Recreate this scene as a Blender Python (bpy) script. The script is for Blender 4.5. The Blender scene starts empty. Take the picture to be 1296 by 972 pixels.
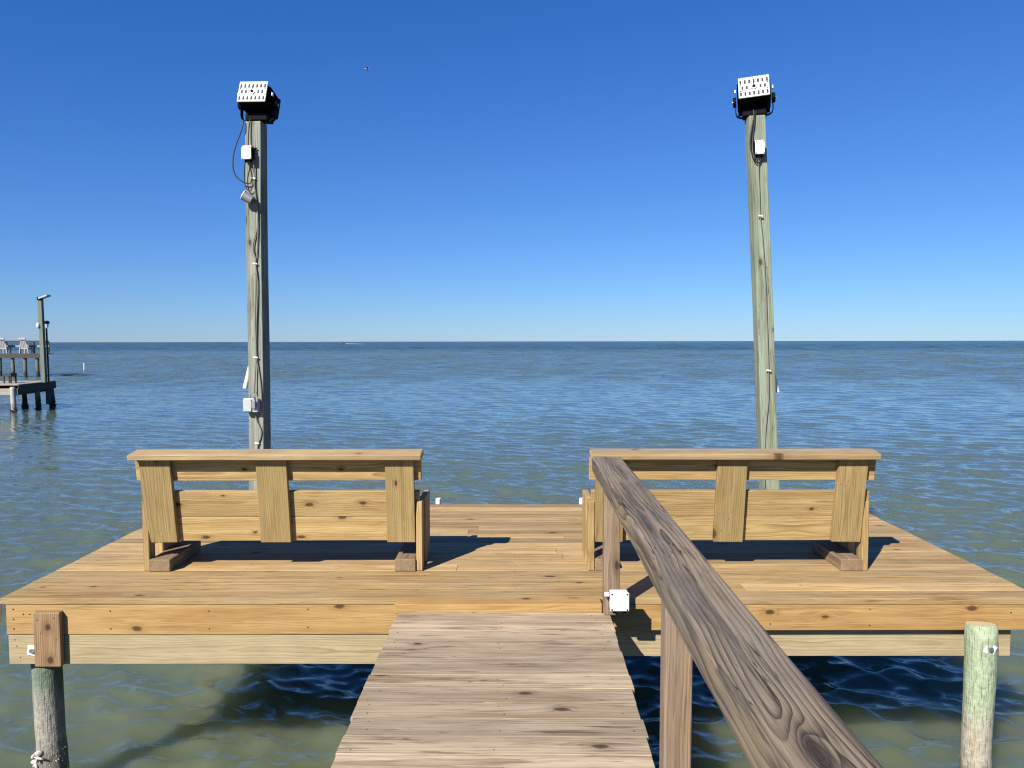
import bpy, math, random
import numpy as np
from mathutils import Vector, Matrix

random.seed(11)
R = random.Random(5)
scene = bpy.context.scene
COL = scene.collection
ZW = -1.30            # water level; the dock's deck is z = 0
SUN_AZ = math.radians(213.0)   # clockwise from +Y, where the sun stands
SUN_EL = math.radians(38.0)

# ------------------------------------------------------------------ nodes
class Graph:
    def __init__(s, name):
        s.mat = bpy.data.materials.new(name)
        s.mat.use_nodes = True
        s.t = s.mat.node_tree
        s.t.nodes.clear()
        s.out = s.t.nodes.new('ShaderNodeOutputMaterial')
        s.bsdf = s.t.nodes.new('ShaderNodeBsdfPrincipled')
        s.t.links.new(s.bsdf.outputs[0], s.out.inputs[0])
    def put(s, sock, v):
        if isinstance(v, bpy.types.NodeSocket):
            s.t.links.new(v, sock)
        elif v is not None:
            if sock.type == 'RGBA' and len(v) == 3:
                v = (*v, 1)
            sock.default_value = v
    def m(s, op, a, b=None, c=None, clamp=False):
        n = s.t.nodes.new('ShaderNodeMath'); n.operation = op; n.use_clamp = clamp
        s.put(n.inputs[0], a); s.put(n.inputs[1], b); s.put(n.inputs[2], c)
        return n.outputs[0]
    def vec(s, x, y, z):
        n = s.t.nodes.new('ShaderNodeCombineXYZ')
        for i, v in enumerate((x, y, z)): s.put(n.inputs[i], v)
        return n.outputs[0]
    def sep(s, v):
        n = s.t.nodes.new('ShaderNodeSeparateXYZ'); s.put(n.inputs[0], v)
        return n.outputs
    def noise(s, v, scale=1., detail=2., rough=.5, col=False, dist=0.):
        n = s.t.nodes.new('ShaderNodeTexNoise')
        s.put(n.inputs['Vector'], v); s.put(n.inputs['Scale'], scale)
        s.put(n.inputs['Detail'], detail); s.put(n.inputs['Roughness'], rough)
        s.put(n.inputs['Distortion'], dist)
        return n.outputs['Color'] if col else n.outputs['Fac']
    def vor(s, v, scale=1., rnd=.55):
        n = s.t.nodes.new('ShaderNodeTexVoronoi'); n.voronoi_dimensions = '2D'
        s.put(n.inputs['Vector'], v); s.put(n.inputs['Scale'], scale)
        s.put(n.inputs['Randomness'], rnd)
        return n.outputs['Distance'], n.outputs['Color']
    def step(s, v, a, b, ta=0., tb=1.):
        n = s.t.nodes.new('ShaderNodeMapRange'); n.interpolation_type = 'SMOOTHSTEP'
        for i, k in enumerate((v, a, b, ta, tb)): s.put(n.inputs[i], k)
        return n.outputs[0]
    def mix(s, f, a, b, mode='MIX'):
        n = s.t.nodes.new('ShaderNodeMix'); n.data_type = 'RGBA'; n.blend_type = mode
        s.put(n.inputs[0], f); s.put(n.inputs[6], a); s.put(n.inputs[7], b)
        return n.outputs[2]
    def attr(s, name):
        n = s.t.nodes.new('ShaderNodeAttribute'); n.attribute_name = name
        return n.outputs
    def bump(s, h, strength=.3, dist=.002):
        n = s.t.nodes.new('ShaderNodeBump')
        s.put(n.inputs['Strength'], strength); s.put(n.inputs['Distance'], dist)
        s.put(n.inputs['Height'], h)
        s.t.links.new(n.outputs[0], s.bsdf.inputs['Normal'])
    def coord(s, which='Object'):
        n = s.t.nodes.new('ShaderNodeTexCoord')
        return n.outputs[which]

def wood(name, light, dark, streak, ring_f=170., ring=.55, streaks=.35, knots=.25, grey=None,
         grey_amt=0., rough=.72, tintvar=.3, bump=.35, wav=1., knot_col=(.07, .03, .012), fib=.35, sf=20., ks=(3.2, 7.), kbend=.03, kr0=.12, checks=0.):
    g = Graph(name)
    gv = g.attr('grain')['Vector']; tint = g.attr('tint')['Fac']
    u, v, w = g.sep(gv)
    d1 = g.m('SUBTRACT', g.noise(g.vec(g.m('MULTIPLY', u, .9), g.m('MULTIPLY', tint, 40.), 3.), 1., 2.), .5)
    d2 = g.m('SUBTRACT', g.noise(g.vec(g.m('MULTIPLY', u, 1.1), g.m('MULTIPLY', tint, 40.), 9.), 1., 2.), .5)
    v2 = g.m('MULTIPLY_ADD', d1, .07 * wav, v)
    w2 = g.m('MULTIPLY_ADD', d2, .05 * wav, w)
    kd, kc = g.vor(g.vec(g.m('MULTIPLY', u, ks[0]), g.m('MULTIPLY_ADD', v, ks[1], g.m('MULTIPLY', tint, 37.)), 0.))
    kr, kg, _b = g.sep(kc)
    ksz = g.m('MULTIPLY_ADD', kg, .9, .45)
    keep = g.m('GREATER_THAN', kr, 1. - knots)
    warp = g.m('MULTIPLY_ADD', g.noise(g.vec(g.m('MULTIPLY', u, 14.), g.m('MULTIPLY', v, 60.), w), 1., 2.), .08, g.m('SUBTRACT', g.m('DIVIDE', kd, ksz), .04))
    kn = g.m('MULTIPLY', keep, g.step(warp, kr0, kr0 * .45))
    inf = g.m('MAXIMUM', g.m('MULTIPLY_ADD', kd, -3.7, 1.), 0.)
    inf = g.m('MULTIPLY', keep, g.m('MULTIPLY', inf, inf))
    r = g.m('SQRT', g.m('ADD', g.m('MULTIPLY', v2, v2), g.m('MULTIPLY', w2, w2)))
    r = g.m('MULTIPLY_ADD', inf, kbend, r)
    ph = g.m('MULTIPLY_ADD', g.noise(g.vec(g.m('MULTIPLY', u, 2.2), g.m('MULTIPLY', v, 22.), g.m('MULTIPLY', w, 22.)), 1., 3.),
             1.1, g.m('MULTIPLY', r, ring_f))
    saw = g.m('FRACT', ph)
    line = g.m('MULTIPLY', g.m('POWER', saw, 2.2), g.step(saw, 1., .9))
    fiber = g.noise(g.vec(g.m('MULTIPLY', u, 7.), g.m('MULTIPLY', v, 330.), g.m('MULTIPLY', w, 330.)), 1., 3., .6)
    st = g.noise(g.vec(g.m('MULTIPLY', u, .9), g.m('MULTIPLY', v, sf), g.m('MULTIPLY', w, sf)), 1., 5., .6)
    st2 = g.noise(g.vec(g.m('MULTIPLY', u, 2.6), g.m('MULTIPLY', v, sf * 3.2), g.m('MULTIPLY', w, sf * 3.)), 1., 4., .65)
    rm = g.noise(g.vec(g.m('MULTIPLY', u, 1.7), g.m('MULTIPLY', v, 11.), g.m('MULTIPLY', tint, 21.)), 1., 3., .55)
    col = g.mix(g.m('MULTIPLY', line, g.m('MULTIPLY', ring, g.step(rm, .32, .60, .55, 1.1))), light, dark)
    col = g.mix(g.m('MULTIPLY', g.step(st, .44, .66), streaks), col, streak)
    col = g.mix(g.m('MULTIPLY', g.step(st, .50, .30), streaks * .5), col, g.mix(1., light, (1.22, 1.22, 1.2), 'MULTIPLY'))
    col = g.mix(g.m('MULTIPLY', g.step(st2, .52, .70), streaks * 1.), col, dark)
    if grey:
        gn = g.noise(g.vec(g.m('MULTIPLY', u, 1.6), g.m('MULTIPLY', v, 9.), g.m('MULTIPLY', tint, 30.)), 1., 5., .6)
        col = g.mix(g.m('MULTIPLY', g.step(gn, .36, .66), grey_amt), col, grey)
    col = g.mix(g.m('MULTIPLY', g.step(warp, kr0 * 2.4, kr0 * .8), g.m('MULTIPLY', keep, .35)), col, dark)
    col = g.mix(g.m('MULTIPLY', kn, .85), col, knot_col)
    if checks:
        cn = g.noise(g.vec(g.m('MULTIPLY', u, 1.3), g.m('MULTIPLY', v, 34.), g.m('MULTIPLY', w, 34.)), 1., 2., .5)
        cm = g.noise(g.vec(g.m('MULTIPLY', u, 3.), g.m('MULTIPLY', v, 12.), g.m('MULTIPLY_ADD', tint, 9., 4.)), 1., 2.)
        ck = g.m('MULTIPLY', g.step(g.m('ABSOLUTE', g.m('SUBTRACT', cn, .5)), .012, .003), g.step(cm, .50, .60))
        col = g.mix(g.m('MULTIPLY', ck, checks), col, (.03, .022, .016))
    lum = g.m('MULTIPLY', g.m('MULTIPLY_ADD', tint, tintvar, 1. - tintvar / 2), g.m('MULTIPLY_ADD', fiber, fib * 2, 1. - fib))
    blot = g.noise(g.vec(g.m('MULTIPLY', u, 4.), g.m('MULTIPLY', v, 9.), w), 1., 3.)
    lum = g.m('MULTIPLY', lum, g.m('MULTIPLY_ADD', blot, .36, .82))
    lum = g.m('MULTIPLY', lum, .475)
    col = g.mix(1., col, g.vec(lum, lum, lum), 'MULTIPLY')
    g.put(g.bsdf.inputs['Base Color'], col)
    g.put(g.bsdf.inputs['Roughness'], rough)
    g.put(g.bsdf.inputs['Specular IOR Level'], .25)
    h = g.m('ADD', g.m('MULTIPLY', line, -.5), g.m('ADD', fiber, g.m('MULTIPLY', st2, .6)))
    g.bump(h, bump, .003)
    return g.mat

def plain(name, col, rough=.5, metal=0., var=.12, scale=30., spec=.5, dirt=None, dirt_amt=.4):
    g = Graph(name)
    p = g.coord('Object')
    n = g.noise(p, scale, 4., .6)
    k = g.m('MULTIPLY_ADD', n, var * 2 * .72, (1. - var) * .72)
    c = g.mix(1., col, g.vec(k, k, k), 'MULTIPLY')
    if dirt:
        c = g.mix(g.m('MULTIPLY', g.step(g.noise(p, scale * .4, 5., .65), .5, .75), dirt_amt), c, dirt)
    g.put(g.bsdf.inputs['Base Color'], c)
    g.put(g.bsdf.inputs['Roughness'], g.m('MULTIPLY_ADD', n, .2, rough - .1))
    g.put(g.bsdf.inputs['Metallic'], metal)
    g.put(g.bsdf.inputs['Specular IOR Level'], spec)
    return g.mat

def pile_mat(name, top, mid, low, z0, z1, z2):
    """round timber: preservative green high up, bleached grey below, stained near the water (world heights)"""
    g = Graph(name)
    n = g.t.nodes.new('ShaderNodeNewGeometry')
    x, y, z = g.sep(n.outputs['Position'])
    stretch = g.vec(g.m('MULTIPLY', x, 22.), g.m('MULTIPLY', y, 22.), g.m('MULTIPLY', z, 2.2))
    a = g.noise(stretch, 1., 5., .62)
    b = g.noise(g.vec(x, y, z), 26., 5., .65)
    fine = g.noise(g.vec(g.m('MULTIPLY', x, 130.), g.m('MULTIPLY', y, 130.), g.m('MULTIPLY', z, 9.)), 1., 3., .6)
    zz = g.m('MULTIPLY_ADD', g.m('SUBTRACT', a, .5), .55, z)
    c = g.mix(g.step(zz, z1 + .13, z1 - .13), top, mid)
    c = g.mix(g.m('MULTIPLY', g.step(a, .56, .66), .5), c, (.30, .20, .10))
    zz2 = g.m('MULTIPLY_ADD', g.m('SUBTRACT', b, .5), .3, z)
    c = g.mix(g.step(zz2, z2 + .08, z2 - .08), c, low)
    crack = g.m('MULTIPLY', g.step(fine, .54, .68), .75)
    c = g.mix(crack, c, (.10, .09, .07))
    k = g.m('MULTIPLY_ADD', b, .9 * .74, .55 * .74)
    c = g.mix(1., c, g.vec(k, k, k), 'MULTIPLY')
    g.put(g.bsdf.inputs['Base Color'], c); g.put(g.bsdf.inputs['Roughness'], .85)
    g.put(g.bsdf.inputs['Specular IOR Level'], .2)
    g.bump(g.m('ADD', g.m('MULTIPLY', fine, -1.3), g.m('MULTIPLY', b, 1.8)), .9, .008)
    return g.mat

MAT = {}
MAT['deck'] = wood('deck_pine', (.78, .54, .235), (.31, .165, .056), (.54, .32, .118), ring_f=100, ring=.75, streaks=1., knots=.085, tintvar=.5, checks=.5,
                   grey=(.62, .47, .28), grey_amt=.5, bump=.3)
MAT['fascia'] = wood('fascia_pine', (.68, .44, .175), (.36, .17, .05), (.52, .28, .09), ring_f=110, ring=.7, streaks=.6, knots=.33, tintvar=.15, bump=.25, kbend=.03)
MAT['pale'] = wood('pale_treated_pine', (.64, .53, .325), (.40, .28, .12), (.52, .39, .205), ring_f=80, ring=.9, streaks=.45, knots=.05, tintvar=.12, bump=.2)
MAT['bench'] = wood('bench_pine', (.74, .53, .235), (.36, .20, .068), (.54, .34, .13), ring_f=85, ring=1., streaks=.65, kr0=.095, knots=.38, tintvar=.22, bump=.3)
MAT['benchgreen'] = wood('greenish_pine', (.56, .41, .175), (.27, .165, .06), (.42, .28, .11), ring_f=90, ring=.9, streaks=.6, knots=.12, tintvar=.2, bump=.3)
MAT['cap'] = wood('cap_pine', (.70, .52, .26), (.36, .21, .08), (.46, .30, .14), ring_f=100, ring=.7, streaks=.7, knots=.35, tintvar=.2,
                  grey=(.42, .33, .23), grey_amt=.45, bump=.25)
MAT['skid'] = wood('brown_block', (.50, .35, .21), (.14, .08, .043), (.30, .19, .11), ring_f=110, ring=.9, streaks=.4, knots=.1, bump=.4)
MAT['walk'] = wood('weathered_planks', (.75, .60, .40), (.21, .135, .078), (.42, .30, .185), ring_f=60, ring=.75, streaks=.85, knots=.07, tintvar=.40, sf=10., checks=.7,
                   grey=(.66, .535, .39), grey_amt=.35, bump=.5, rough=.8)
MAT['rail'] = wood('weathered_rail', (.47, .36, .235), (.028, .019, .014), (.14, .095, .063), ring_f=70, ring=1.08, streaks=.75, knots=.5, ks=(1.35, 4.6), kbend=.085, kr0=.09, checks=.8, sf=15., tintvar=.1,
                   grey=(.29, .275, .255), grey_amt=.36, bump=.55, rough=.7, wav=1.5, knot_col=(.06, .04, .03), fib=.42)
MAT['post'] = wood('weathered_post', (.46, .325, .205), (.13, .078, .044), (.27, .175, .105), ring_f=100, ring=.8, streaks=.7, knots=.2, tintvar=.1, checks=.7,
                   grey=(.38, .315, .255), grey_amt=.4, bump=.5, rough=.8, fib=.4)
MAT['cleat'] = wood('brown_cleat', (.56, .37, .20), (.17, .085, .038), (.36, .21, .105), ring_f=85, ring=.95, streaks=.5, knots=.5, ks=(5., 6.), kbend=.05, bump=.4)
MAT['pole'] = wood('green_treated_pole', (.46, .51, .40), (.12, .13, .10), (.25, .24, .185), ring_f=60, ring=.85, streaks=.85, knots=.12, tintvar=.1, checks=.9,
                   grey=(.46, .47, .42), grey_amt=.55, bump=.5, rough=.8, knot_col=(.09, .055, .03), fib=.4)
MAT['poleR'] = wood('green_treated_pole_fresh', (.46, .55, .39), (.13, .17, .11), (.28, .29, .19), ring_f=60, ring=.9, streaks=.8, knots=.2, checks=.8, tintvar=.1,
                    grey=(.46, .49, .40), grey_amt=.45, bump=.5, rough=.8, knot_col=(.10, .055, .025), fib=.4)
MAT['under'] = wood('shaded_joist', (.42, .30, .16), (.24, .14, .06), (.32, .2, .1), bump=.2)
MAT['pile'] = pile_mat('green_pile', (.38, .46, .30), (.45, .42, .33), (.20, .17, .12), -.1, -.66, -1.0)
MAT['pileL'] = pile_mat('grey_pile', (.15, .21, .15), (.36, .34, .29), (.24, .215, .175), -.2, -.62, -.98)
MAT['pilecut'] = plain('cut_end_grain', (.62, .50, .28), .8, var=.25, scale=60)
MAT['barnacle'] = plain('barnacle_shell', (.62, .58, .50), .75, var=.35, scale=60, dirt=(.18, .15, .11), dirt_amt=.6)
MAT['white'] = plain('white_plastic', (.80, .80, .78), .42, var=.04, scale=14, dirt=(.62, .60, .55), dirt_amt=.25)
MAT['panel'] = plain('flood_rear_panel', (.60, .60, .59), .5, var=.06, scale=20, dirt=(.40, .39, .37), dirt_amt=.3)
MAT['chair'] = plain('chalky_white_paint', (.40, .38, .37), .6, var=.1, scale=6)
MAT['pink'] = plain('faded_red_plastic', (.75, .42, .40), .5, var=.1)
MAT['greybox'] = plain('grey_metal_box', (.50, .53, .54), .42, .2, var=.08, scale=25)
MAT['black'] = plain('black_metal', (.006, .006, .007), .6, .0, var=.3, scale=40, spec=.05)
MAT['blackcable'] = plain('black_cable', (.012, .012, .012), .5, var=.2)
MAT['greycable'] = plain('grey_cable', (.20, .185, .165), .6, var=.2)
MAT['slot'] = plain('slot_black', (.006, .006, .006), .7, var=.2)
MAT['steel'] = plain('galvanised_steel', (.55, .56, .57), .38, .9, var=.15, scale=60)
MAT['lamp'] = plain('grey_lamp_metal', (.33, .33, .34), .4, .4, var=.1)
MAT['screw'] = plain('screw_dark', (.045, .03, .022), .6, .3, var=.3)
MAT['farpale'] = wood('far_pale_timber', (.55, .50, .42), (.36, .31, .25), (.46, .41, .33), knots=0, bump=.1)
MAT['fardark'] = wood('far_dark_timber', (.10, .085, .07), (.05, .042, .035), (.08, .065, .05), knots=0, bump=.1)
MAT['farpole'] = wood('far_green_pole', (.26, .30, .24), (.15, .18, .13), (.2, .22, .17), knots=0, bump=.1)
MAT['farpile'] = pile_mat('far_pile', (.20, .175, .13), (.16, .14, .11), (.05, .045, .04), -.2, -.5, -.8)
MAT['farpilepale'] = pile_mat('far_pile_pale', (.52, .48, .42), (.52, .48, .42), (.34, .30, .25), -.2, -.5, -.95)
MAT['hull'] = plain('boat_hull', (.10, .11, .12), .5, var=.1, scale=2)
MAT['boatwhite'] = plain('boat_white', (.7, .7, .7), .4, var=.05, scale=2)
MAT['foam'] = plain('foam', (.36, .42, .46), .8, var=.3, scale=.6)
MAT['feather'] = plain('pale_feather', (.62, .63, .65), .8, var=.1, scale=20)
MAT['featherdark'] = plain('dark_feather', (.14, .16, .20), .8, var=.1, scale=20)
MAT['land'] = plain('far_sand', (.30, .30, .27), .9, var=.2, scale=.002)

# ------------------------------------------------------------------ meshes
class MB:
    def __init__(s):
        s.v = []; s.f = []; s.g = []; s.t = []; s.mi = []; s.sm = []
    def add(s, verts, faces, grain=None, tint=.5, mi=0, smooth=False):
        o = len(s.v)
        s.v += [tuple(p) for p in verts]
        s.g += [tuple(q) for q in (grain if grain is not None else verts)]
        s.t += [tint] * len(verts)
        for f in faces:
            s.f.append(tuple(i + o for i in f)); s.mi.append(mi); s.sm.append(smooth)
    def board(s, L, W, T, M, k=.003, q=1, seg=1, wob=0., tint=None, heart=None, mi=0, twist=0., rag=0., kink=None):
        """a sawn board: local x is its length, y its width, z its thickness; M places it"""
        a, b, c = L / 2, W / 2, T / 2
        k = min(k, b * .6, c * .6)
        def prof(inset):
            pts = []
            for sy, sz, a0 in ((1, 1, 0), (-1, 1, 90), (-1, -1, 180), (1, -1, 270)):
                for j in range(q + 1):
                    an = math.radians(a0 + 90 * j / q)
                    pts.append((sy * (b - k) + (k - inset) * math.cos(an), sz * (c - k) + (k - inset) * math.sin(an)))
            return pts
        us = [-a, -a + k] + [-a + k + (2 * a - 2 * k) * i / seg for i in range(1, seg)] + [a - k, a]
        hv, hw = heart if heart else (R.uniform(-.035, .035), R.choice((-1, 1)) * R.uniform(.012, .07))
        U0 = R.uniform(0, 60); ti = R.random() if tint is None else tint
        p1, p2 = R.uniform(0, 6.3), R.uniform(0, 6.3)
        vs, gs, fs = [], [], []
        n = 4 * (q + 1)
        for iu, u in enumerate(us):
            end = iu in (0, len(us) - 1)
            dy = wob * math.sin(u * 2.1 + p1); dz = wob * .6 * math.sin(u * 1.7 + p2)
            tw = twist * u
            if kink: dy += kink(u)
            for (y, z) in prof(k * .8 if end else 0.):
                y1 = y * math.cos(tw) - z * math.sin(tw); z1 = y * math.sin(tw) + z * math.cos(tw)
                vs.append(M @ Vector((u + (R.uniform(-rag, rag) if rag else 0), y1 + dy, z1 + dz)))
                gs.append((u + U0, y + hv, z + hw))
        nr = len(us)
        for i in range(nr - 1):
            for j in range(n):
                fs.append((i * n + j, i * n + (j + 1) % n, (i + 1) * n + (j + 1) % n, (i + 1) * n + j))
        fs.append(tuple(range(n - 1, -1, -1))); fs.append(tuple((nr - 1) * n + j for j in range(n)))
        if M.to_3x3().determinant() > 0:
            fs = [f[::-1] for f in fs]
        fs = [f[::-1] for f in fs]
        s.add(vs, fs, gs, ti, mi)
    def cyl(s, p0, p1, r0, r1=None, n=14, mi=0, smooth=True, caps=True):
        r1 = r0 if r1 is None else r1
        p0, p1 = Vector(p0), Vector(p1)
        d = (p1 - p0).normalized()
        x = d.orthogonal().normalized(); y = d.cross(x)
        vs = []
        for p, r in ((p0, r0), (p1, r1)):
            for j in range(n):
                a = 2 * math.pi * j / n
                vs.append(p + x * (r * math.cos(a)) + y * (r * math.sin(a)))
        s.add(vs, [(j, (j + 1) % n, n + (j + 1) % n, n + j) for j in range(n)], smooth=smooth, mi=mi)
        if caps:
            s.add(vs[:n], [tuple(range(n - 1, -1, -1))], mi=mi); s.add(vs[n:], [tuple(range(n))], mi=mi)
    def tube(s, pts, r, n=7, mi=0):
        pts = [Vector(p) for p in pts]
        vs = []
        up = None
        for i, p in enumerate(pts):
            d = (pts[min(i + 1, len(pts) - 1)] - pts[max(i - 1, 0)]).normalized()
            x = d.orthogonal().normalized() if up is None else (up - d * up.dot(d)).normalized()
            up = x; y = d.cross(x)
            for j in range(n):
                a = 2 * math.pi * j / n
                vs.append(p + x * (r * math.cos(a)) + y * (r * math.sin(a)))
        fs = [(i * n + j, i * n + (j + 1) % n, (i + 1) * n + (j + 1) % n, (i + 1) * n + j) for i in range(len(pts) - 1) for j in range(n)]
        fs += [tuple(range(n - 1, -1, -1)), tuple((len(pts) - 1) * n + j for j in range(n))]
        s.add(vs, fs, smooth=True, mi=mi)
    def lathe(s, rings, c, n=16, mi=0, jitter=0., capmi=None):
        """rings: (dx, dy, z, r) from bottom to top"""
        vs = []
        for (dx, dy, z, r) in rings:
            for j in range(n):
                a = 2 * math.pi * j / n
                rr = r * (1 + R.uniform(-jitter, jitter))
                vs.append((c[0] + dx + rr * math.cos(a), c[1] + dy + rr * math.sin(a), z))
        m = len(rings)
        s.add(vs, [(i * n + j, i * n + (j + 1) % n, (i + 1) * n + (j + 1) % n, (i + 1) * n + j) for i in range(m - 1) for j in range(n)], smooth=True, mi=mi)
        s.add(vs[-n:], [tuple(range(n))], mi=mi if capmi is None else capmi)
    def ball(s, c, rx, ry, rz, mi=0, n=10, m=6, M=None):
        vs, fs = [], []
        for i in range(m + 1):
            t = math.pi * i / m
            for j in range(n):
                a = 2 * math.pi * j / n
                p = Vector((rx * math.sin(t) * math.cos(a), ry * math.sin(t) * math.sin(a), rz * math.cos(t)))
                if M: p = M @ p
                vs.append(Vector(c) + p)
        for i in range(m):
            for j in range(n):
                fs.append((i * n + j, (i + 1) * n + j, (i + 1) * n + (j + 1) % n, i * n + (j + 1) % n))
        s.add(vs, fs, smooth=True, mi=mi)
    def build(s, name, mats, parent=None):
        me = bpy.data.meshes.new(name)
        me.from_pydata(s.v, [], s.f)
        a = me.attributes.new('grain', 'FLOAT_VECTOR', 'POINT')
        a.data.foreach_set('vector', [x for p in s.g for x in p])
        a = me.attributes.new('tint', 'FLOAT', 'POINT'); a.data.foreach_set('value', s.t)
        if not isinstance(mats, (list, tuple)): mats = [mats]
        for m in mats: me.materials.append(m)
        me.polygons.foreach_set('material_index', s.mi)
        me.polygons.foreach_set('use_smooth', s.sm)
        me.update()
        o = bpy.data.objects.new(name, me); COL.objects.link(o)
        if parent: o.parent = parent
        return o

def axes(center, x, y):
    x = Vector(x).normalized(); y = Vector(y); y = (y - x * y.dot(x)).normalized(); z = x.cross(y)
    M = Matrix((x, y, z)).transposed().to_4x4(); M.translation = Vector(center)
    return M
X, Y, Z = (1, 0, 0), (0, 1, 0), (0, 0, 1)
def box(mb, x0, x1, y0, y1, z0, z1, **kw):
    """a board filling the box; its grain runs along the longest side"""
    d = (x1 - x0, y1 - y0, z1 - z0); c = ((x0 + x1) / 2, (y0 + y1) / 2, (z0 + z1) / 2)
    o = sorted(range(3), key=lambda i: -d[i]); e = (X, Y, Z)
    mb.board(d[o[0]], d[o[1]], d[o[2]], axes(c, e[o[0]], e[o[1]]), **kw)

def tag(o, label=None, cat=None, group=None, kind=None):
    if label: o['label'] = label
    if cat: o['category'] = cat
    if group: o['group'] = group
    if kind: o['kind'] = kind
    return o
def thing(name, label, cat, loc=(0, 0, 0), rz=0., group=None):
    o = bpy.data.objects.new(name, None); COL.objects.link(o)
    o.location = loc; o.rotation_euler = (0, 0, rz); o.empty_display_size = .2
    return tag(o, label, cat, group)

def shells(c, r, z0, z1, n, sizes, a0=0., a1=6.283, dx=0.):
    """small barnacles and shells stuck round a pile"""
    mb = MB()
    for i in range(n):
        a = R.uniform(a0, a1); t = R.random() ** .8
        z = z0 + (z1 - z0) * (1 - t)
        sz = R.uniform(*sizes) * (1 - .5 * (z - z0) / (z1 - z0))
        p = Vector((c[0] + dx + (r + sz * .2) * math.cos(a), c[1] + (r + sz * .2) * math.sin(a), z))
        out = Vector((math.cos(a), math.sin(a), R.uniform(-.4, .5))).normalized()
        mb.cyl(p - out * sz * .4, p + out * sz * .8, sz * R.uniform(.5, .8), sz * .25, n=6, smooth=False)
    return mb

# ------------------------------------------------------------------ water
def ocean():
    rs = [.6]
    while rs[-1] < 26000:
        r = rs[-1]
        rs.append(r * (1.0042 if 2 < r < 60 else 1.006 if 2 < r < 1500 else (1.04 if r >= 1500 else 1.08)))
    rs = np.array(rs)
    th = np.concatenate([np.arange(-180, -52, 4.), np.arange(-52, 52.01, .23), np.arange(56, 180, 4.)])
    th = np.radians(th)
    TH, RR = np.meshgrid(th, rs)
    x0 = RR * np.sin(TH); y0 = RR * np.cos(TH)
    rng = np.random.default_rng(3)
    z = np.zeros_like(x0); dx = np.zeros_like(x0); dy = np.zeros_like(x0)
    patch = 1 + .25 * np.sin(x0 * .05 + 1) * np.sin(y0 * .03 + 2)
    space = RR * np.where(RR < 60, .0044, .006)
    for i in range(130):
        lam = .085 * (17 ** rng.random())         # 0.085 .. 1.45 m
        ang = math.radians(24 + rng.normal(0, 26))  # travel direction from +Y, clockwise
        k = 2 * math.pi / lam
        kx, ky = k * math.sin(ang), k * math.cos(ang)
        slope = .042 * (1. if lam < .34 else (.34 / lam) ** 1.2)
        amp = slope / k
        fade = np.clip((lam / space - 3) / 3, 0, 1)
        ph = kx * x0 + ky * y0 + rng.random() * 6.28 + .6 * np.sin(.13 * x0 + .21 * y0 + i)
        w = amp * fade * patch
        z += w * np.sin(ph)
        dx += .8 * w * np.cos(ph) * math.sin(ang); dy += .8 * w * np.cos(ph) * math.cos(ang)
    for i in range(44):                            # longer wind waves, carried where the mesh is coarser
        lam = 2.2 * (40 ** rng.random())
        ang = math.radians(20 + rng.normal(0, 30))
        k = 2 * math.pi / lam
        kx, ky = k * math.sin(ang), k * math.cos(ang)
        q = lam / space
        fade = np.clip((q - 3) / 3, 0, 1) * np.clip((16 - q) / 6, 0, 1)
        w = .042 / k * fade * patch * min(1., 9. / lam)
        z += w * np.sin(kx * x0 + ky * y0 + rng.random() * 6.28 + .8 * np.sin(.02 * x0 + .03 * y0 + i))
    co = np.stack([x0 + dx, y0 + dy, z], -1).reshape(-1, 3)
    nr, nt = x0.shape
    i, j = np.meshgrid(np.arange(nr - 1), np.arange(nt), indexing='ij')
    j2 = (j + 1) % nt
    f = np.stack([i * nt + j, (i + 1) * nt + j, (i + 1) * nt + j2, i * nt + j2], -1).reshape(-1, 4)[:, ::-1]
    c0 = len(co)
    co = np.vstack([co, [[0, 0, 0]]])
    me = bpy.data.meshes.new('water')
    nq = len(f)
    cap = np.stack([np.full(nt, c0), np.arange(nt), (np.arange(nt) + 1) % nt], -1)[:, ::-1]
    me.vertices.add(len(co)); me.vertices.foreach_set('co', co.ravel())
    loops = np.concatenate([f.ravel(), cap.ravel()]); me.loops.add(len(loops)); me.loops.foreach_set('vertex_index', loops)
    me.polygons.add(nq + nt)
    me.polygons.foreach_set('loop_start', np.concatenate([np.arange(nq) * 4, nq * 4 + np.arange(nt) * 3]))
    me.polygons.foreach_set('loop_total', np.concatenate([np.full(nq, 4), np.full(nt, 3)]))
    me.update(calc_edges=True); me.validate()
    me.polygons.foreach_set('use_smooth', [True] * len(me.polygons))
    o = bpy.data.objects.new('water', me); COL.objects.link(o); o.location = (0, 0, ZW)
    return tag(o, kind='structure')

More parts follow.
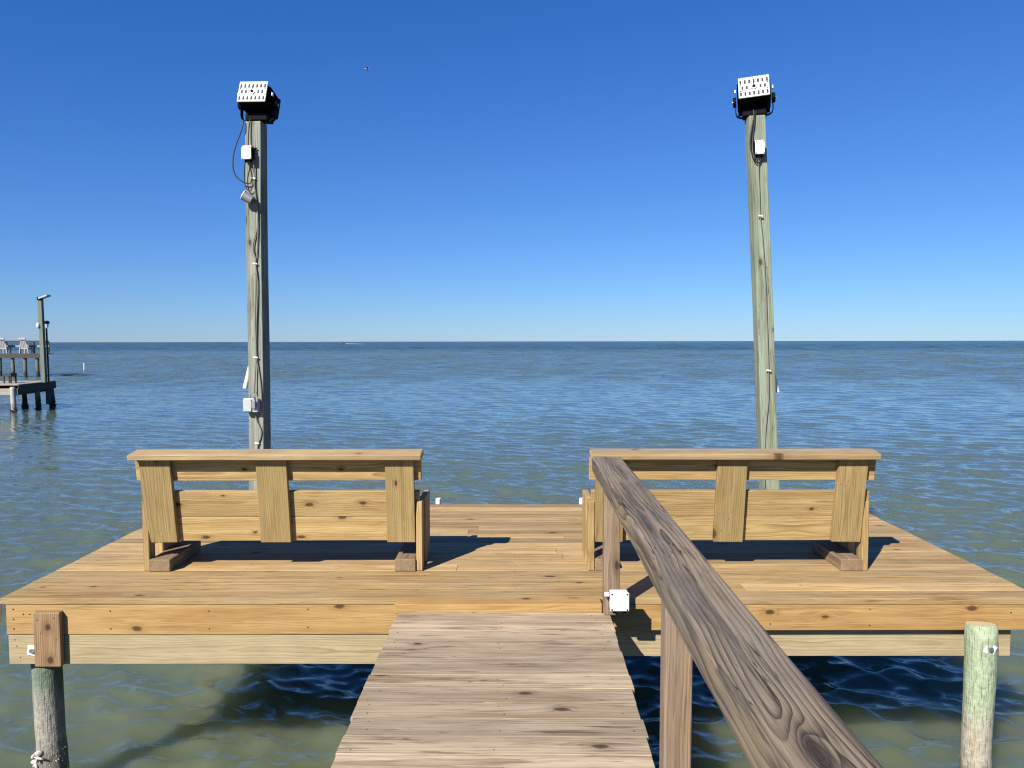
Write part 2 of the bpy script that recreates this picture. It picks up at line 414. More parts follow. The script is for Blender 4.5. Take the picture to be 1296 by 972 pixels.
def water_mat():
    g = Graph('bay_water')
    geo = g.t.nodes.new('ShaderNodeNewGeometry')
    x, y, z = g.sep(geo.outputs['Position'])
    ca, sa = math.cos(math.radians(20)), math.sin(math.radians(20))
    a = g.m('ADD', g.m('MULTIPLY', x, ca), g.m('MULTIPLY', y, -sa))   # along crests
    b = g.m('ADD', g.m('MULTIPLY', x, sa), g.m('MULTIPLY', y, ca))    # across crests
    big = g.noise(g.vec(g.m('MULTIPLY', x, .010), g.m('MULTIPLY', y, .022), 0.), 1., 4., .55)
    amt = g.m('MULTIPLY_ADD', big, .7, .65)
    N = geo.outputs['Normal']
    def tilt(N, sa_, sb_, k, det):
        n = g.noise(g.vec(g.m('MULTIPLY', a, sa_), g.m('MULTIPLY', b, sb_), 0.), 1., det, .55, col=True)
        v1 = g.t.nodes.new('ShaderNodeVectorMath'); v1.operation = 'SUBTRACT'
        g.put(v1.inputs[0], n); v1.inputs[1].default_value = (.5, .5, .5)
        v2 = g.t.nodes.new('ShaderNodeVectorMath'); v2.operation = 'MULTIPLY'
        g.put(v2.inputs[0], v1.outputs[0]); g.put(v2.inputs[1], g.vec(g.m('MULTIPLY', k, .7), k, 0.))
        v3 = g.t.nodes.new('ShaderNodeVectorMath'); v3.operation = 'SCALE'
        g.put(v3.inputs[0], v2.outputs[0]); g.put(v3.inputs['Scale'], amt)
        v4 = g.t.nodes.new('ShaderNodeVectorMath'); v4.operation = 'ADD'
        g.put(v4.inputs[0], N); g.put(v4.inputs[1], v3.outputs[0])
        return v4.outputs[0]
    dist = g.m('SQRT', g.m('ADD', g.m('MULTIPLY', x, x), g.m('MULTIPLY', y, y)))
    far = g.step(dist, 14., 90.)      # where the mesh no longer carries the chop, the shading does
    ruff = g.m('MULTIPLY', far, g.step(g.m('MULTIPLY_ADD', big, 200., y), 260., 420., 1., 3.2))   # wind-ruffled band far out
    N = tilt(N, 4.0, 11.0, g.m('MULTIPLY', g.step(dist, 10., 45., 1., .15), .5), 3.)
    N = tilt(N, 1.8, 5.0, g.m('MULTIPLY', ruff, 1.35), 3.)
    N = tilt(N, .25, .8, g.m('MULTIPLY', ruff, g.step(dist, 70., 240., 0., 1.1)), 3.)
    nn = g.t.nodes.new('ShaderNodeVectorMath'); nn.operation = 'NORMALIZE'; g.put(nn.inputs[0], N)
    silt = g.noise(g.vec(g.m('MULTIPLY', x, .09), g.m('MULTIPLY', y, .06), 0.), 1., 4., .55)
    c = g.mix(g.step(silt, .3, .7), WATER_A, WATER_B)
    c = g.mix(g.step(g.m('MULTIPLY_ADD', big, 25., y), 4., 45.), c, (.066, .098, .084))     # body colour turns less olive farther out
    c = g.mix(g.step(g.m('MULTIPLY_ADD', big, 200., y), 260., 420.), c, (.022, .042, .040))  # darker body colour far out
    g.put(g.bsdf.inputs['Subsurface Weight'], 1.)          # silty water scatters light sideways
    g.bsdf.subsurface_method = 'BURLEY'
    g.bsdf.inputs['Subsurface Radius'].default_value = (1., 1.1, .8); g.bsdf.inputs['Subsurface Scale'].default_value = .75
    g.put(g.bsdf.inputs['Base Color'], c)
    g.put(g.bsdf.inputs['Roughness'], g.step(dist, 8., 80., .06, .2))
    g.put(g.bsdf.inputs['Specular IOR Level'], .40)
    g.put(g.bsdf.inputs['IOR'], 1.333)
    g.t.links.new(nn.outputs[0], g.bsdf.inputs['Normal'])
    return g.mat
WATER_A = (.086, .099, .055)
WATER_B = (.072, .092, .060)
water = ocean(); water.data.materials.append(water_mat())

# low sand spit on the horizon, left
mb = MB()
vs = []; n = 60
for i in range(n + 1):
    t = i / n; xx = -6400 + 4300 * t; h = (3.5 + 2.5 * math.sin(i * 1.3) * math.sin(i * .37)) * math.sin(math.pi * t) ** .4
    vs += [(xx, 8800, ZW - 1), (xx, 9000, ZW + max(h, .3)), (xx, 9300, ZW - 1)]
mb.add(vs, [(3 * i + j, 3 * i + 3 + j, 3 * i + 4 + j, 3 * i + 1 + j) for i in range(n) for j in (0, 1)])
tag(mb.build('terrain', MAT['land']), kind='structure')

# ------------------------------------------------------------------ dock platform
ROT = .0095
dock = thing('dock_platform', 'golden timber dock platform on piles, carrying the two benches', 'dock', (0, 4.565, 0), ROT)
XL, XR, DEPTH = -3.165, 3.140, 2.69
mb = MB()
rows = 19; pitch = DEPTH / rows
for i in range(rows):
    y = pitch * (i + .5)
    cuts = [XL + R.uniform(-.006, .004), XR + R.uniform(-.004, .006)]
    if i not in (0,):
        j = R.choice((-1.25, .35, 1.3, -.4, .9)) + R.uniform(-.1, .1); cuts.insert(1, j)
    for c0, c1 in zip(cuts, cuts[1:]):
        L = c1 - c0 - .002
        mb.board(L, pitch - R.uniform(.0010, .0042), .038, axes(((c0 + c1) / 2, y, -.019 + R.uniform(-.0008, .0008)), X, Y), k=.0016, seg=6, wob=.0012)
    for xj in np.arange(XL + .07, XR, .61):          # screws over each joist
        for dy in (-.04, .04):
            cx = xj + R.uniform(-.012, .012); cy = y + dy + R.uniform(-.008, .008)
            mb.cyl((cx, cy, -.004), (cx, cy, .0009), .003, n=6, mi=1, smooth=False)
mb.build('decking', [MAT['deck'], MAT['screw']], dock)

def screws(mb, pts, yf, mi=1, r=.005):
    for (x, z) in pts: mb.cyl((x, yf + .004, z), (x, yf - .0012, z), r, n=7, mi=mi, smooth=False)
# front fascia: the left board is deeper than the right one
mb = MB(); box(mb, -3.135, -.10, .006, .044, -.226, -.0405, seg=8, wob=.001, tint=.75)
screws(mb, [(-3.09, -.07), (-3.09, -.13), (-3.09, -.19), (-3.03, -.10), (-2.99, -.10), (-2.9, -.16), (-2.5, -.08), (-2.5, -.19), (-1.9, -.08), (-1.9, -.19), (-1.3, -.07), (-1.3, -.18)], .006)
mb.build('fascia_board', [MAT['fascia'], MAT['screw']], dock)
mb = MB(); box(mb, -.096, 3.135, .006, .044, -.20, -.0405, seg=8, wob=.001, tint=.55)
screws(mb, [(.9, -.07), (.9, -.16), (1.5, -.08), (1.5, -.16), (2.1, -.07), (2.1, -.17), (2.95, -.09)], .006)
mb.build('fascia_board', [MAT['fascia'], MAT['screw']], dock)
for x in (XL + .006, XR - .044):
    mb = MB(); box(mb, x, x + .038, .046, DEPTH - .046, -.2, -.0405, seg=4); mb.build('fascia_board', MAT['fascia'], dock)
mb = MB(); box(mb, -3.135, 3.135, DEPTH - .044, DEPTH - .006, -.2, -.0405, seg=6); mb.build('fascia_board', MAT['fascia'], dock)
# beams
mb = MB(); box(mb, -3.13, -.62, .012, .052, -.412, -.2305, seg=6, wob=.001, tint=.6, heart=(.01, .022))
screws(mb, [(-3.09, -.26), (-3.08, -.30), (-3.06, -.37), (-2.97, -.27), (-2.97, -.37)], .012, r=.004)
tag(mb.build('support_beam', [MAT['pale'], MAT['screw']], dock), 'pale greenish beam under the left half of the platform')
mb = MB(); box(mb, -.60, 2.99, .060, .100, -.382, -.2045, seg=6, wob=.001, tint=.7, heart=(.01, .02))
tag(mb.build('support_beam', [MAT['pale'], MAT['screw']], dock), 'pale recessed beam under the right half of the platform')
for yb in (1.3, 2.45):
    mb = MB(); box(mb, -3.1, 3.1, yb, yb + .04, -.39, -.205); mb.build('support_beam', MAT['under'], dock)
for i in range(10):
    xj = XL + .07 + .61 * i
    if xj < 3.0:
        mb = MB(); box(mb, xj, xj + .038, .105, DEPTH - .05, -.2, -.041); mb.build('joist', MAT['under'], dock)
# threshold board between walkway and platform
mb = MB(); box(mb, -.752, .468, -.128, -.002, -.052, .008, k=.005, seg=6, wob=.0015, tint=.95)
tag(mb.build('threshold_board', MAT['fascia'], dock), 'bright new board where the walkway meets the platform')
# cleat block with bolt
mb = MB(); mb.board(.335, .160, .046, axes((-2.866, -.0135, -.243), Z, X), k=.006, q=2, seg=4, tint=.6, heart=(.03, .03))
screws(mb, [(-2.92, -.12), (-2.82, -.11), (-2.90, -.2), (-2.81, -.24)], -.036, r=.004)
cleat = mb.build('cleat_block', [MAT['cleat'], MAT['screw']], dock)
def washer_bolt(center, rot, parent):
    mb = MB(); M = Matrix.Rotation(math.radians(rot), 4, 'Y'); M.translation = Vector(center)
    M2 = M @ axes((0, 0, 0), X, Z)
    mb.board(.062, .062, .006, M2, k=.001, mi=0)
    mb.cyl(M @ Vector((0, -.002, 0)), M @ Vector((0, -.014, 0)), .016, n=6, mi=1, smooth=False)
    return mb.build('bolt', [MAT['white'], MAT['steel']], parent)
washer_bolt((-2.982, .008, -.325), 8, dock)

def piling(c, r, top, mat, lean=(0, 0), slant=0., n=22, label=None, bottom=ZW - 1.4, rough=.02, root=None, capm=None):
    m = 26; rings = []
    for i in range(m + 1):
        t = i / m; z = bottom + (top - bottom) * t
        f = (top - z)
        rings.append((lean[0] * f + .004 * math.sin(z * 5 + c[0]), lean[1] * f + .004 * math.sin(z * 4), z, r * (1 + .035 * math.sin(z * 3.1 + c[0] * 3)) * (1.06 if z < ZW + .3 else 1.)))
    rings.append((0, 0, top + .004, r * .93))
    mb = MB(); mb.lathe(rings, c, n=n, jitter=rough, capmi=1)
    if slant:
        mb.v = [(x, y, z + (slant * (y - c[1]) if z > top - .02 else 0.)) for (x, y, z) in mb.v]   # sawn off at a slight angle
    o = mb.build('piling', [mat, capm or MAT['pilecut']], root)
    if label: o['label'] = label
    return o
pl = piling((-2.990, .150), .082, -.413, MAT['pileL'], (.03, 0), root=dock, label='grey weathered piling with oysters near the waterline', capm=MAT['under'])
shells((-2.965, .15), .082, -1.36, -.97, 260, (.003, .009)).build('barnacles', MAT['barnacle'], pl)['kind'] = 'stuff'
mb = MB()
for i in range(15):                                    # oyster clump on its left side
    a = R.uniform(2.5, 4.4); z = R.uniform(-1.22, -.985)
    p = Vector((-2.955 + .105 * math.cos(a), .15 + .105 * math.sin(a), z))
    M = Matrix.Rotation(R.uniform(0, 6), 3, 'Z') @ Matrix.Rotation(R.uniform(.5, 2.2), 3, 'X')
    mb.ball(p, R.uniform(.02, .04), R.uniform(.015, .028), R.uniform(.006, .012), n=8, m=5, M=M)
tag(mb.build('oyster_clump', MAT['barnacle'], pl), 'pale oyster clump on the side of the piling')
pr = piling((2.712, -.088), .083, -.128, MAT['pile'], (.004, 0), slant=-.17, root=dock, label='green round piling standing in front of the right end of the platform')
shells((2.716, -.088), .083, -1.36, -.99, 330, (.003, .008)).build('barnacles', MAT['barnacle'], pr)['kind'] = 'stuff'
b = washer_bolt((2.7215, -.171, -.245), 28, pr)
for c in ((-2.88, 2.36), (2.74, 2.36), (-.1, 2.36), (-.35, .16)):
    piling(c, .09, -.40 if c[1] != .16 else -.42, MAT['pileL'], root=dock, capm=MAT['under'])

# ------------------------------------------------------------------ walkway and handrail
walk = thing('walkway', 'weathered grey plank walkway leading up to the dock platform', 'walkway', (0, 0, 0))
mb = MB(); y = 4.432; i = 0
while y > -3.2:
    wd = .140 + R.uniform(-.001, .001)
    dxl = R.uniform(-.005, .005); dxr = R.uniform(-.004, .004)
    if i in (6, 9): dxr += .008
    if i == 8: dxl -= .014
    x0, x1 = -.731 + dxl + (.012 if y < 3.4 else 0), .512 + dxr - .010 * (4.43 - y)
    mb.board(x1 - x0, wd, .036, axes(((x0 + x1) / 2, y - wd / 2, -.058 + R.uniform(-.001, .001)), X, (R.uniform(-.003, .003), 1, R.uniform(-.006, .006))), k=.002, q=1, seg=8, wob=.0012)
    for xj in (-.66, -.10, .43):
        for dy in (.035, .105):
            if R.random() < .35: continue
            cx = xj + R.uniform(-.03, .03); cy = y - dy + R.uniform(-.012, .012)
            mb.cyl((cx, cy, -.044), (cx, cy, -.0394), .0034, n=7, mi=1, smooth=False)
    y -= wd + R.uniform(.0004, .0016); i += 1
mb.build('planks', [MAT['walk'], MAT['screw']], walk)
for x in (-.68, -.14, .39):
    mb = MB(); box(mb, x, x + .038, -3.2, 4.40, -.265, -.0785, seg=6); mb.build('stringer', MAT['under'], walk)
for (x, yy) in ((-.56, 3.0), (.36, 3.0), (-.56, 0.2), (.36, 0.2), (-.56, -2.6), (.36, -2.6)):
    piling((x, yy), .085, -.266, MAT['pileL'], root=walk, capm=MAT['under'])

rail = thing('handrail', 'weathered grey wooden handrail on square posts beside the walkway', 'handrail', (0, 0, 0))
mb = MB(); mb.board(7.7, .171, .092, axes((.4965, 4.51 - 3.85, .825), Y, X), k=.014, q=4, seg=40, wob=.0022, tint=.5, heart=(.012, .030))
mb.build('top_rail', MAT['rail'], rail)
for (yy, zb) in ((4.43, -.0398), (2.545, -.45), (.65, -.45), (-1.25, -.45), (-3.0, -.45)):
    mb = MB(); mb.board(.779 - zb, .092, .089, axes((.519, yy + .002, (.779 + zb) / 2), Z, X), k=.006, q=2, seg=6, wob=.001, tint=R.uniform(.4, .8), heart=(.012, .02))
    mb.build('post', MAT['post'], rail)

# ------------------------------------------------------------------ benches
def bench(label, loc, rz, plates, capL, cap_tint, mir):
    t = thing('wooden_bench', label, 'bench', loc, rz, 'benches on the dock platform')
    d = Vector((0, .080, -.578)).normalized(); n = Vector((0, .99, .137)).normalized()
    def onback(z): return Vector((0, .05 + .08 * (.768 - z) / .578, z))
    mb = MB(); yd = Vector((0, math.cos(.14), math.sin(.14))); zd = Vector((0, -math.sin(.14), math.cos(.14)))
    mb.board(capL, .145, .039, axes(Vector((-.012 * mir, 0, .769)) + yd * .0725 + zd * .0195, X, yd), k=.007, q=3, seg=8, wob=.0012, tint=cap_tint)
    mb.build('top_cap', MAT['cap'], t)
    for i, (x, w, tw) in enumerate(plates):
        c = (onback(.767) + onback(.190)) / 2 + n * .019
        mb = MB(); mb.board(.582, w, .038, axes(c + Vector((x, 0, 0)), d + Vector((tw, 0, 0)), X), k=.004, q=2, seg=4, tint=.35 + .25 * i)
        for _ in range(5):
            sx = x + R.uniform(-.07, .07); sz = R.choice((.27, .33, .38, .60)) + R.uniform(-.03, .03); p = onback(sz)
            mb.cyl(p + Vector((sx, .003, 0)), p + Vector((sx, -.0012, 0)), .004, n=7, mi=1, smooth=False)
        mb.build('back_post', [MAT['benchgreen'], MAT['steel']], t)
    for (z0, z1, xa, xb) in ((.612, .764, -.97, .94), (.360, .536, -.945, .925), (.188, .357, -.925, .925)):
        zc = (z0 + z1) / 2; c = onback(zc) + n * .0575
        if mir < 0: xa, xb = -xb, -xa
        mb = MB(); mb.board(xb - xa, (z1 - z0) / .99, .038, axes(c + Vector(((xa + xb) / 2, 0, 0)), X, d), k=.004, q=2, seg=6, wob=.001)
        mb.build('back_slat', MAT['bench'], t)
    for i in range(3):
        y0 = .178 + .146 * i
        mb = MB(); box(mb, -.899, .899, y0, y0 + .14, .385, .423, k=.004, q=2, seg=4); mb.build('seat_slat', MAT['bench'], t)
    for s in (-1, 1):
        xa, xb = (s * .902, s * .944) if s > 0 else (s * .944, s * .902)
        mb = MB(); box(mb, xa, xb, .115, .205, 0, .473, k=.004, seg=3); mb.build('leg', MAT['bench'], t)
        mb = MB(); box(mb, xa, xb, 0.32, .59, 0, .462, k=.004, seg=3); mb.build('leg', MAT['bench'], t)
        xa, xb = (.862, .900) if s > 0 else (-.900, -.862)
        mb = MB(); box(mb, xa, xb, .18, .58, .245, .3845, k=.004, seg=3); mb.build('side_rail', MAT['bench'], t)
        xa, xb = (.757, .8995) if s > 0 else (-.8995, -.757)
        mb = MB(); box(mb, xa, xb, .10, .62, .0, .082, k=.006, q=2, seg=3, heart=(.0, .01)); mb.build('foot_block', MAT['skid'], t)
    return t
bench('golden slatted bench on the left, clear of the handrail, its back to the viewer', (-1.617, 4.985, .0015), .012,
      ((-.822, .206, .010), (-.050, .205, .0), (.800, .190, 0.)), 1.932, .8, 1)
bench('golden slatted bench on the right, half hidden behind the weathered handrail', (1.390, 5.02, .0015), .009,
      ((-.805, .190, 0), (.004, .197, -.006), (.802, .195, -.014)), 1.905, .35, -1)

# ------------------------------------------------------------------ light poles
def cable(pts, r, name, mat, parent, clips=()):
    # smooth the way-points
    P = [Vector(p) for p in pts]; out = []
    for i in range(len(P) - 1):
        p0, p1, p2, p3 = P[max(i - 1, 0)], P[i], P[i + 1], P[min(i + 2, len(P) - 1)]
        for k in range(6):
            s = k / 6
            out.append(.5 * ((2 * p1) + (p2 - p0) * s + (2 * p0 - 5 * p1 + 4 * p2 - p3) * s * s + (3 * p1 - p0 - 3 * p2 + p3) * s ** 3))
    out.append(P[-1])
    mb = MB(); mb.tube(out, r); o = mb.build(name, mat, parent)
    for c in clips:
        m2 = MB(); c = Vector(c)
        m2.board(.045, .014, .012, axes(c, (1, 0, -.15), Z), k=.003)
        m2.build('clip', MAT['white'], o)
    return o

def pole(label, base, top_off, top, yaw, mat, half=.0765, twist=0.):
    t = thing('light_pole', label, 'pole', (base[0], base[1], ZW), 0, 'floodlight poles behind the benches')
    L = top - (ZW - 1.2)
    ax = Vector((top_off[0], top_off[1], top - .27)); k = (top - (ZW - 1.2)) / (top - .27)
    tp = Vector((top_off[0], top_off[1], top - ZW)); bt = tp - ax * k
    mb = MB(); mb.board((tp - bt).length, half * 2, half * 2, axes((tp + bt) / 2, tp - bt, (math.cos(yaw), math.sin(yaw), 0)), k=.006, q=2, seg=30, wob=.004, tint=.5, heart=(.02, .05), twist=twist)
    mb.build('timber_post', mat, t)
    return t
PL = pole('square grey-green timber pole rising behind the left bench', (-2.560, 7.412), (.028, 0), 3.625, -.15, MAT['pole'], twist=.02)
PR = pole('leaning square green timber pole rising behind the right bench', (2.384, 7.412), (-.184, 0), 3.655, 0., MAT['poleR'])

def flood(label, loc, rz, roll, tilt, w=.275, h=.205, dp=.30):
    t = thing('flood_light', label, 'flood light', loc, rz, 'floodlights on the pole tops')
    t.rotation_euler = (0, roll, rz)
    B = Matrix.Rotation(-tilt, 4, 'X'); B.translation = Vector((0, 0, .215))
    mb = MB()
    mb.board(w * .97, dp * .86, h * .95, B @ axes((0, .02, 0), X, Y), k=.012, q=2)
    for i in range(9):                                        # cooling fins below and on the sides
        xx = -w * .42 + w * .84 * i / 8
        mb.board(dp * .8, .006, .012, B @ axes((xx, .02, -h * .5), Y, X), k=.001)
    for s in (-1, 1):
        for i in range(6):
            zz = -h * .38 + h * .76 * i / 5
            mb.board(dp * .7, .006, .02, B @ axes((s * (w * .5 + .002), .03, zz), Y, Z), k=.001)
    mb.board(w * 1.05, h * 1.04, .03, B @ axes((0, .02 + dp * .43 + .012, 0), X, Z), k=.006, q=2)   # front rim
    mb.build('housing', MAT['black'], t)
    # sunlit ventilated rear panel
    yb = .02 - dp * .43 - .004
    mb = MB(); mb.board(w, h, .012, B @ axes((0, yb, 0), X, Z), k=.002)
    for i in range(19):
        xx = -w * .47 + w * .94 * i / 18
        mb.board(.010, .005, .012, B @ axes((xx, yb - .001, h * .5 + .003), X, Y), k=.001)
    pan = mb.build('rear_panel', MAT['panel'], t)
    for row, xs in ((.30, [-3, -2, -1, 0, 1, 2, 3]), (0., [-2.6, -1.6, 1.5, 2.5]), (-.32, [-3, -2, -1, 0, 1, 2, 3])):
        for q in xs:
            mb = MB(); mb.board(.038 if row else .034, .017, .004, B @ axes((q * w * .142, yb - .0065, row * h), Z, X), k=.0008)
            mb.build('vent_slot', MAT['slot'], pan)
    for sx in (-1, 1):
        for sz in (-1, 1):
            mb = MB(); mb.cyl(B @ Vector((sx * w * .44, yb - .004, sz * h * .16)), B @ Vector((sx * w * .44, yb - .009, sz * h * .16)), .006, n=8)
            mb.build('panel_screw', MAT['slot'], pan)
    mb = MB(); mb.cyl(B @ Vector((0, yb - .004, 0)), B @ Vector((0, yb - .016, 0)), .030, .027, n=16, mi=0)
    mb.cyl(B @ Vector((0, yb - .016, 0)), B @ Vector((0, yb - .024, 0)), .016, .014, n=12, mi=1)
    mb.cyl(B @ Vector((0, yb - .012, .012)), B @ Vector((0, yb - .018, .034)), .005, n=6, mi=1)
    mb.build('cable_gland', [MAT['greybox'], MAT['black']], pan)
    mb = MB(); box(mb, -w * .40, w * .40, -.03, .12, .012, .085, k=.01, q=2); mb.build('driver_box', MAT['black'], t)
    # U bracket on the pole top and its pivots
    mb = MB(); hw = w / 2 + .030
    arc = [(-hw, .02, .175), (-hw, .02, .06), (-hw * .94, .02, .032), (-hw * .78, .02, .016), (0, .02, .010), (hw * .78, .02, .016), (hw * .94, .02, .032), (hw, .02, .06), (hw, .02, .175)]
    for p, q in zip(arc, arc[1:]):
        p, q = Vector(p), Vector(q)
        mb.board((q - p).length + .006, .05, .008, axes((p + q) / 2, q - p, Y), k=.001)
    mb.build('bracket', MAT['black'], t)
    for s in (-1, 1):
        mb = MB(); mb.cyl((s * (hw - .008), .02, .165), (s * (hw + .022), .02, .165), .048, .044, n=18); mb.cyl((s * (hw + .02), .02, .165), (s * (hw + .03), .02, .165), .014, n=6, mi=1)
        mb.build('pivot_knob', [MAT['black'], MAT['steel']], t)
        mb = MB(); mb.board(.03, .03, .012, axes((s * (hw + .0), -.045, .245), Z, Y), k=.002); mb.build('angle_tab', MAT['white'], t)
    return t
FL = flood('black floodlight with white slotted back on the left pole', (-2.512, 7.395, 3.63), -.11, .03, .30)
FR = flood('black floodlight with white slotted back, tilted on the right leaning pole', (2.190, 7.395, 3.652), -.27, -.055, .30)

def jbox(name, label, cat, c, w, h, d, rz, roll=0., red=False, cat_group=None):
    """plastic junction box: c is the middle of its rear face"""
    t = thing(name, label, cat, c, rz, cat_group); t.rotation_euler = (0, roll, rz)
    mb = MB(); box(mb, -w / 2 + .003, w / 2 - .003, -d + .012, 0, -h / 2 + .003, h / 2 - .003, k=.004, q=2); mb.build('body', MAT['black'] if red is not None else MAT['white'], t)
    mb = MB(); box(mb, -w / 2, w / 2, -d, -d + .011, -h / 2, h / 2, k=.003, q=2); lid = mb.build('lid', MAT['white'], t)
    for sx in (-1, 1):
        for sz in (-1, 1):
            mb = MB(); mb.cyl((sx * w * .40, -d + .001, sz * h * .42), (sx * w * .40, -d - .0015, sz * h * .42), .0055, n=8)
            mb.build('lid_screw', MAT['screw'], lid)
    if red:
        mb = MB(); box(mb, -w * .48, w * .48, -d + .014, -.004, h / 2 - .002, h / 2 + .020, k=.004); tag(mb.build('hinge_strip', MAT['pink'], t), 'faded pink strip along the top')
        for s in (-1, 1):
            mb = MB(); box(mb, s * w * .6 - .014, s * w * .6 + .014, -.012, .0, h / 2 - .006, h / 2 + .006, k=.002); mb.build('mounting_ear', MAT['black'], t)
    for s in (-.25, .3):
        mb = MB(); mb.cyl((s * w, -d * .5, -h / 2 + .004), (s * w, -d * .5, -h / 2 - .022), .010, n=10)
        mb.build('cable_gland', MAT['black'], t)
    return t
jbox('junction_box', 'white junction box with pink top high on the left pole', 'junction box', (-2.566, 7.328, 3.31), .098, .112, .075, -.15, 0, True, 'white junction boxes')
jbox('junction_box', 'white junction box high on the right leaning pole', 'junction box', (2.206, 7.333, 3.345), .088, .128, .07, 0, -.045, False, 'white junction boxes')
t = jbox('junction_box', 'large white junction box at the foot of the handrail post', 'junction box', (.554, 4.384, .066), .108, .106, .075, 0, 0, None, 'white junction boxes')
mb = MB(); mb.cyl((-.056, -.03, .03), (-.082, -.03, .03), .014, n=12); mb.build('side_gland', MAT['white'], t)

# cables on the poles
ya = 7.318
cable([(-2.555, ya, 3.64), (-2.566, ya - .006, 3.55), (-2.572, ya - .01, 3.46), (-2.573, ya - .02, 3.37)], .006, 'cable', MAT['blackcable'], None).parent = PL
for c in list(PL.children):
    if c.name.startswith('cable'): c.location = -Vector(PL.location)
def polecable(P, pts, r, mat, clips=()):
    o = cable([Vector(p) - P.location for p in pts], r, 'cable', mat, P, [Vector(c) - P.location for c in clips]); return o
polecable(PL, [(-2.62, ya, 3.63), (-2.63, ya - .01, 3.55), (-2.70, ya - .015, 3.36), (-2.72, ya - .02, 3.22), (-2.70, ya - .02, 3.12), (-2.64, ya - .02, 3.06), (-2.57, ya - .01, 3.04), (-2.545, ya - .01, 3.09), (-2.555, ya - .02, 3.18), (-2.575, ya - .03, 3.25)], .006, MAT['blackcable'])
polecable(PL, [(-2.60, ya - .03, 3.25), (-2.617, ya - .01, 3.12), (-2.61, ya - .01, 3.02), (-2.575, ya - .01, 2.97), (-2.545, ya - .01, 3.0), (-2.535, ya - .01, 3.08)], .005, MAT['blackcable'])
polecable(PL, [(-2.53, ya - .02, 3.26), (-2.522, ya - .005, 3.15), (-2.525, ya - .005, 3.0), (-2.50, ya - .005, 2.8), (-2.51, ya, 2.62), (-2.545, ya, 2.5), (-2.552, ya, 2.42), (-2.53, ya, 2.30), (-2.535, ya, 2.05), (-2.548, ya, 1.7), (-2.545, ya, 1.4), (-2.56, ya - .01, 1.15), (-2.565, ya - .02, 1.06)], .007, MAT['greycable'],
          [(-2.535, ya - .006, 3.09), (-2.535, ya - .006, 2.29), (-2.545, ya - .006, 1.40)])
polecable(PL, [(-2.50, ya, 2.8), (-2.50, ya, 2.6), (-2.515, ya, 2.4), (-2.53, ya, 2.28), (-2.515, ya, 2.1), (-2.535, ya, 1.7), (-2.54, ya, 1.42), (-2.51, ya, 1.2), (-2.50, ya, 1.06), (-2.50, ya, .98)], .006, MAT['greycable'])
polecable(PL, [(-2.56, ya - .01, .90), (-2.55, ya, .80), (-2.51, ya, .70), (-2.515, ya, .63), (-2.545, ya, .55), (-2.55, ya, .40), (-2.55, ya, 0)], .007, MAT['greycable'], [(-2.55, ya - .006, .575)])
polecable(PR, [(2.155, ya, 3.70), (2.155, ya - .005, 3.62), (2.135, ya - .01, 3.52), (2.125, ya - .012, 3.40), (2.140, ya - .012, 3.30), (2.17, ya - .01, 3.235), (2.205, ya - .01, 3.21), (2.225, ya - .01, 3.24), (2.23, ya - .02, 3.28)], .006, MAT['blackcable'])
polecable(PR, [(2.17, ya, 3.69), (2.168, ya, 3.6), (2.155, ya, 3.48), (2.15, ya - .01, 3.38), (2.165, ya - .01, 3.28), (2.19, ya - .02, 3.24), (2.20, ya - .02, 3.28)], .005, MAT['blackcable'])
polecable(PR, [(2.205, ya - .015, 3.27), (2.215, ya, 3.1), (2.225, ya, 2.9), (2.235, ya, 2.72), (2.26, ya, 2.5), (2.285, ya, 2.2), (2.305, ya, 1.9), (2.32, ya, 1.6), (2.335, ya, 1.29), (2.34, ya, 1.0), (2.325, ya, .8), (2.315, ya, .6), (2.318, ya, .1)], .0045, MAT['greycable'],
          [(2.235, ya - .006, 2.72), (2.335, ya - .006, 1.27)])

# outlet box on left pole
t = thing('outlet_box', 'grey outlet box low on the left pole just above the bench', 'outlet box', (-2.577, 7.330, .945), -.15)
mb = MB(); box(mb, -.075, .065, -.060, 0, -.065, .065, k=.004, q=2); mb.build('body', MAT['greybox'], t)
mb = MB(); box(mb, -.072, .010, -.078, -.061, -.058, .060, k=.003, q=2); mb.build('cover', MAT['greybox'], t)
mb = MB(); box(mb, .018, .056, -.088, -.061, -.030, .045, k=.004, q=2); mb.cyl((.04, -.07, .06), (.04, -.07, .085), .012, n=10); mb.build('latch', MAT['lamp'], t)
# small round lamp on left pole
t = thing('pole_lamp', 'small grey round lamp pointing left, halfway up the left pole', 'lamp', (-2.55, 7.328, 2.89), -.15); t.scale = (.82, .82, .82)
mb = MB(); mb.cyl((0, 0, .01), (0, -.05, .01), .034, .030, n=16); mb.cyl((.0, -.05, .01), (-.02, -.075, .015), .02, n=10); mb.build('base', MAT['lamp'], t)
mb = MB(); mb.cyl((.035, -.075, -.02), (-.055, -.10, .035), .052, .056, n=20); mb.build('shade', MAT['lamp'], t)
mb = MB(); mb.cyl((-.0551, -.1001, .0351), (-.062, -.102, .039), .060, .058, n=20)
for an in range(3):
    a = an * 2.1
    mb.ball((-.068, -.104 + .025 * math.cos(a), .04 + .025 * math.sin(a)), .006, .012, .012, mi=1)
mb.build('face', [MAT['white'], MAT['screw']], t)

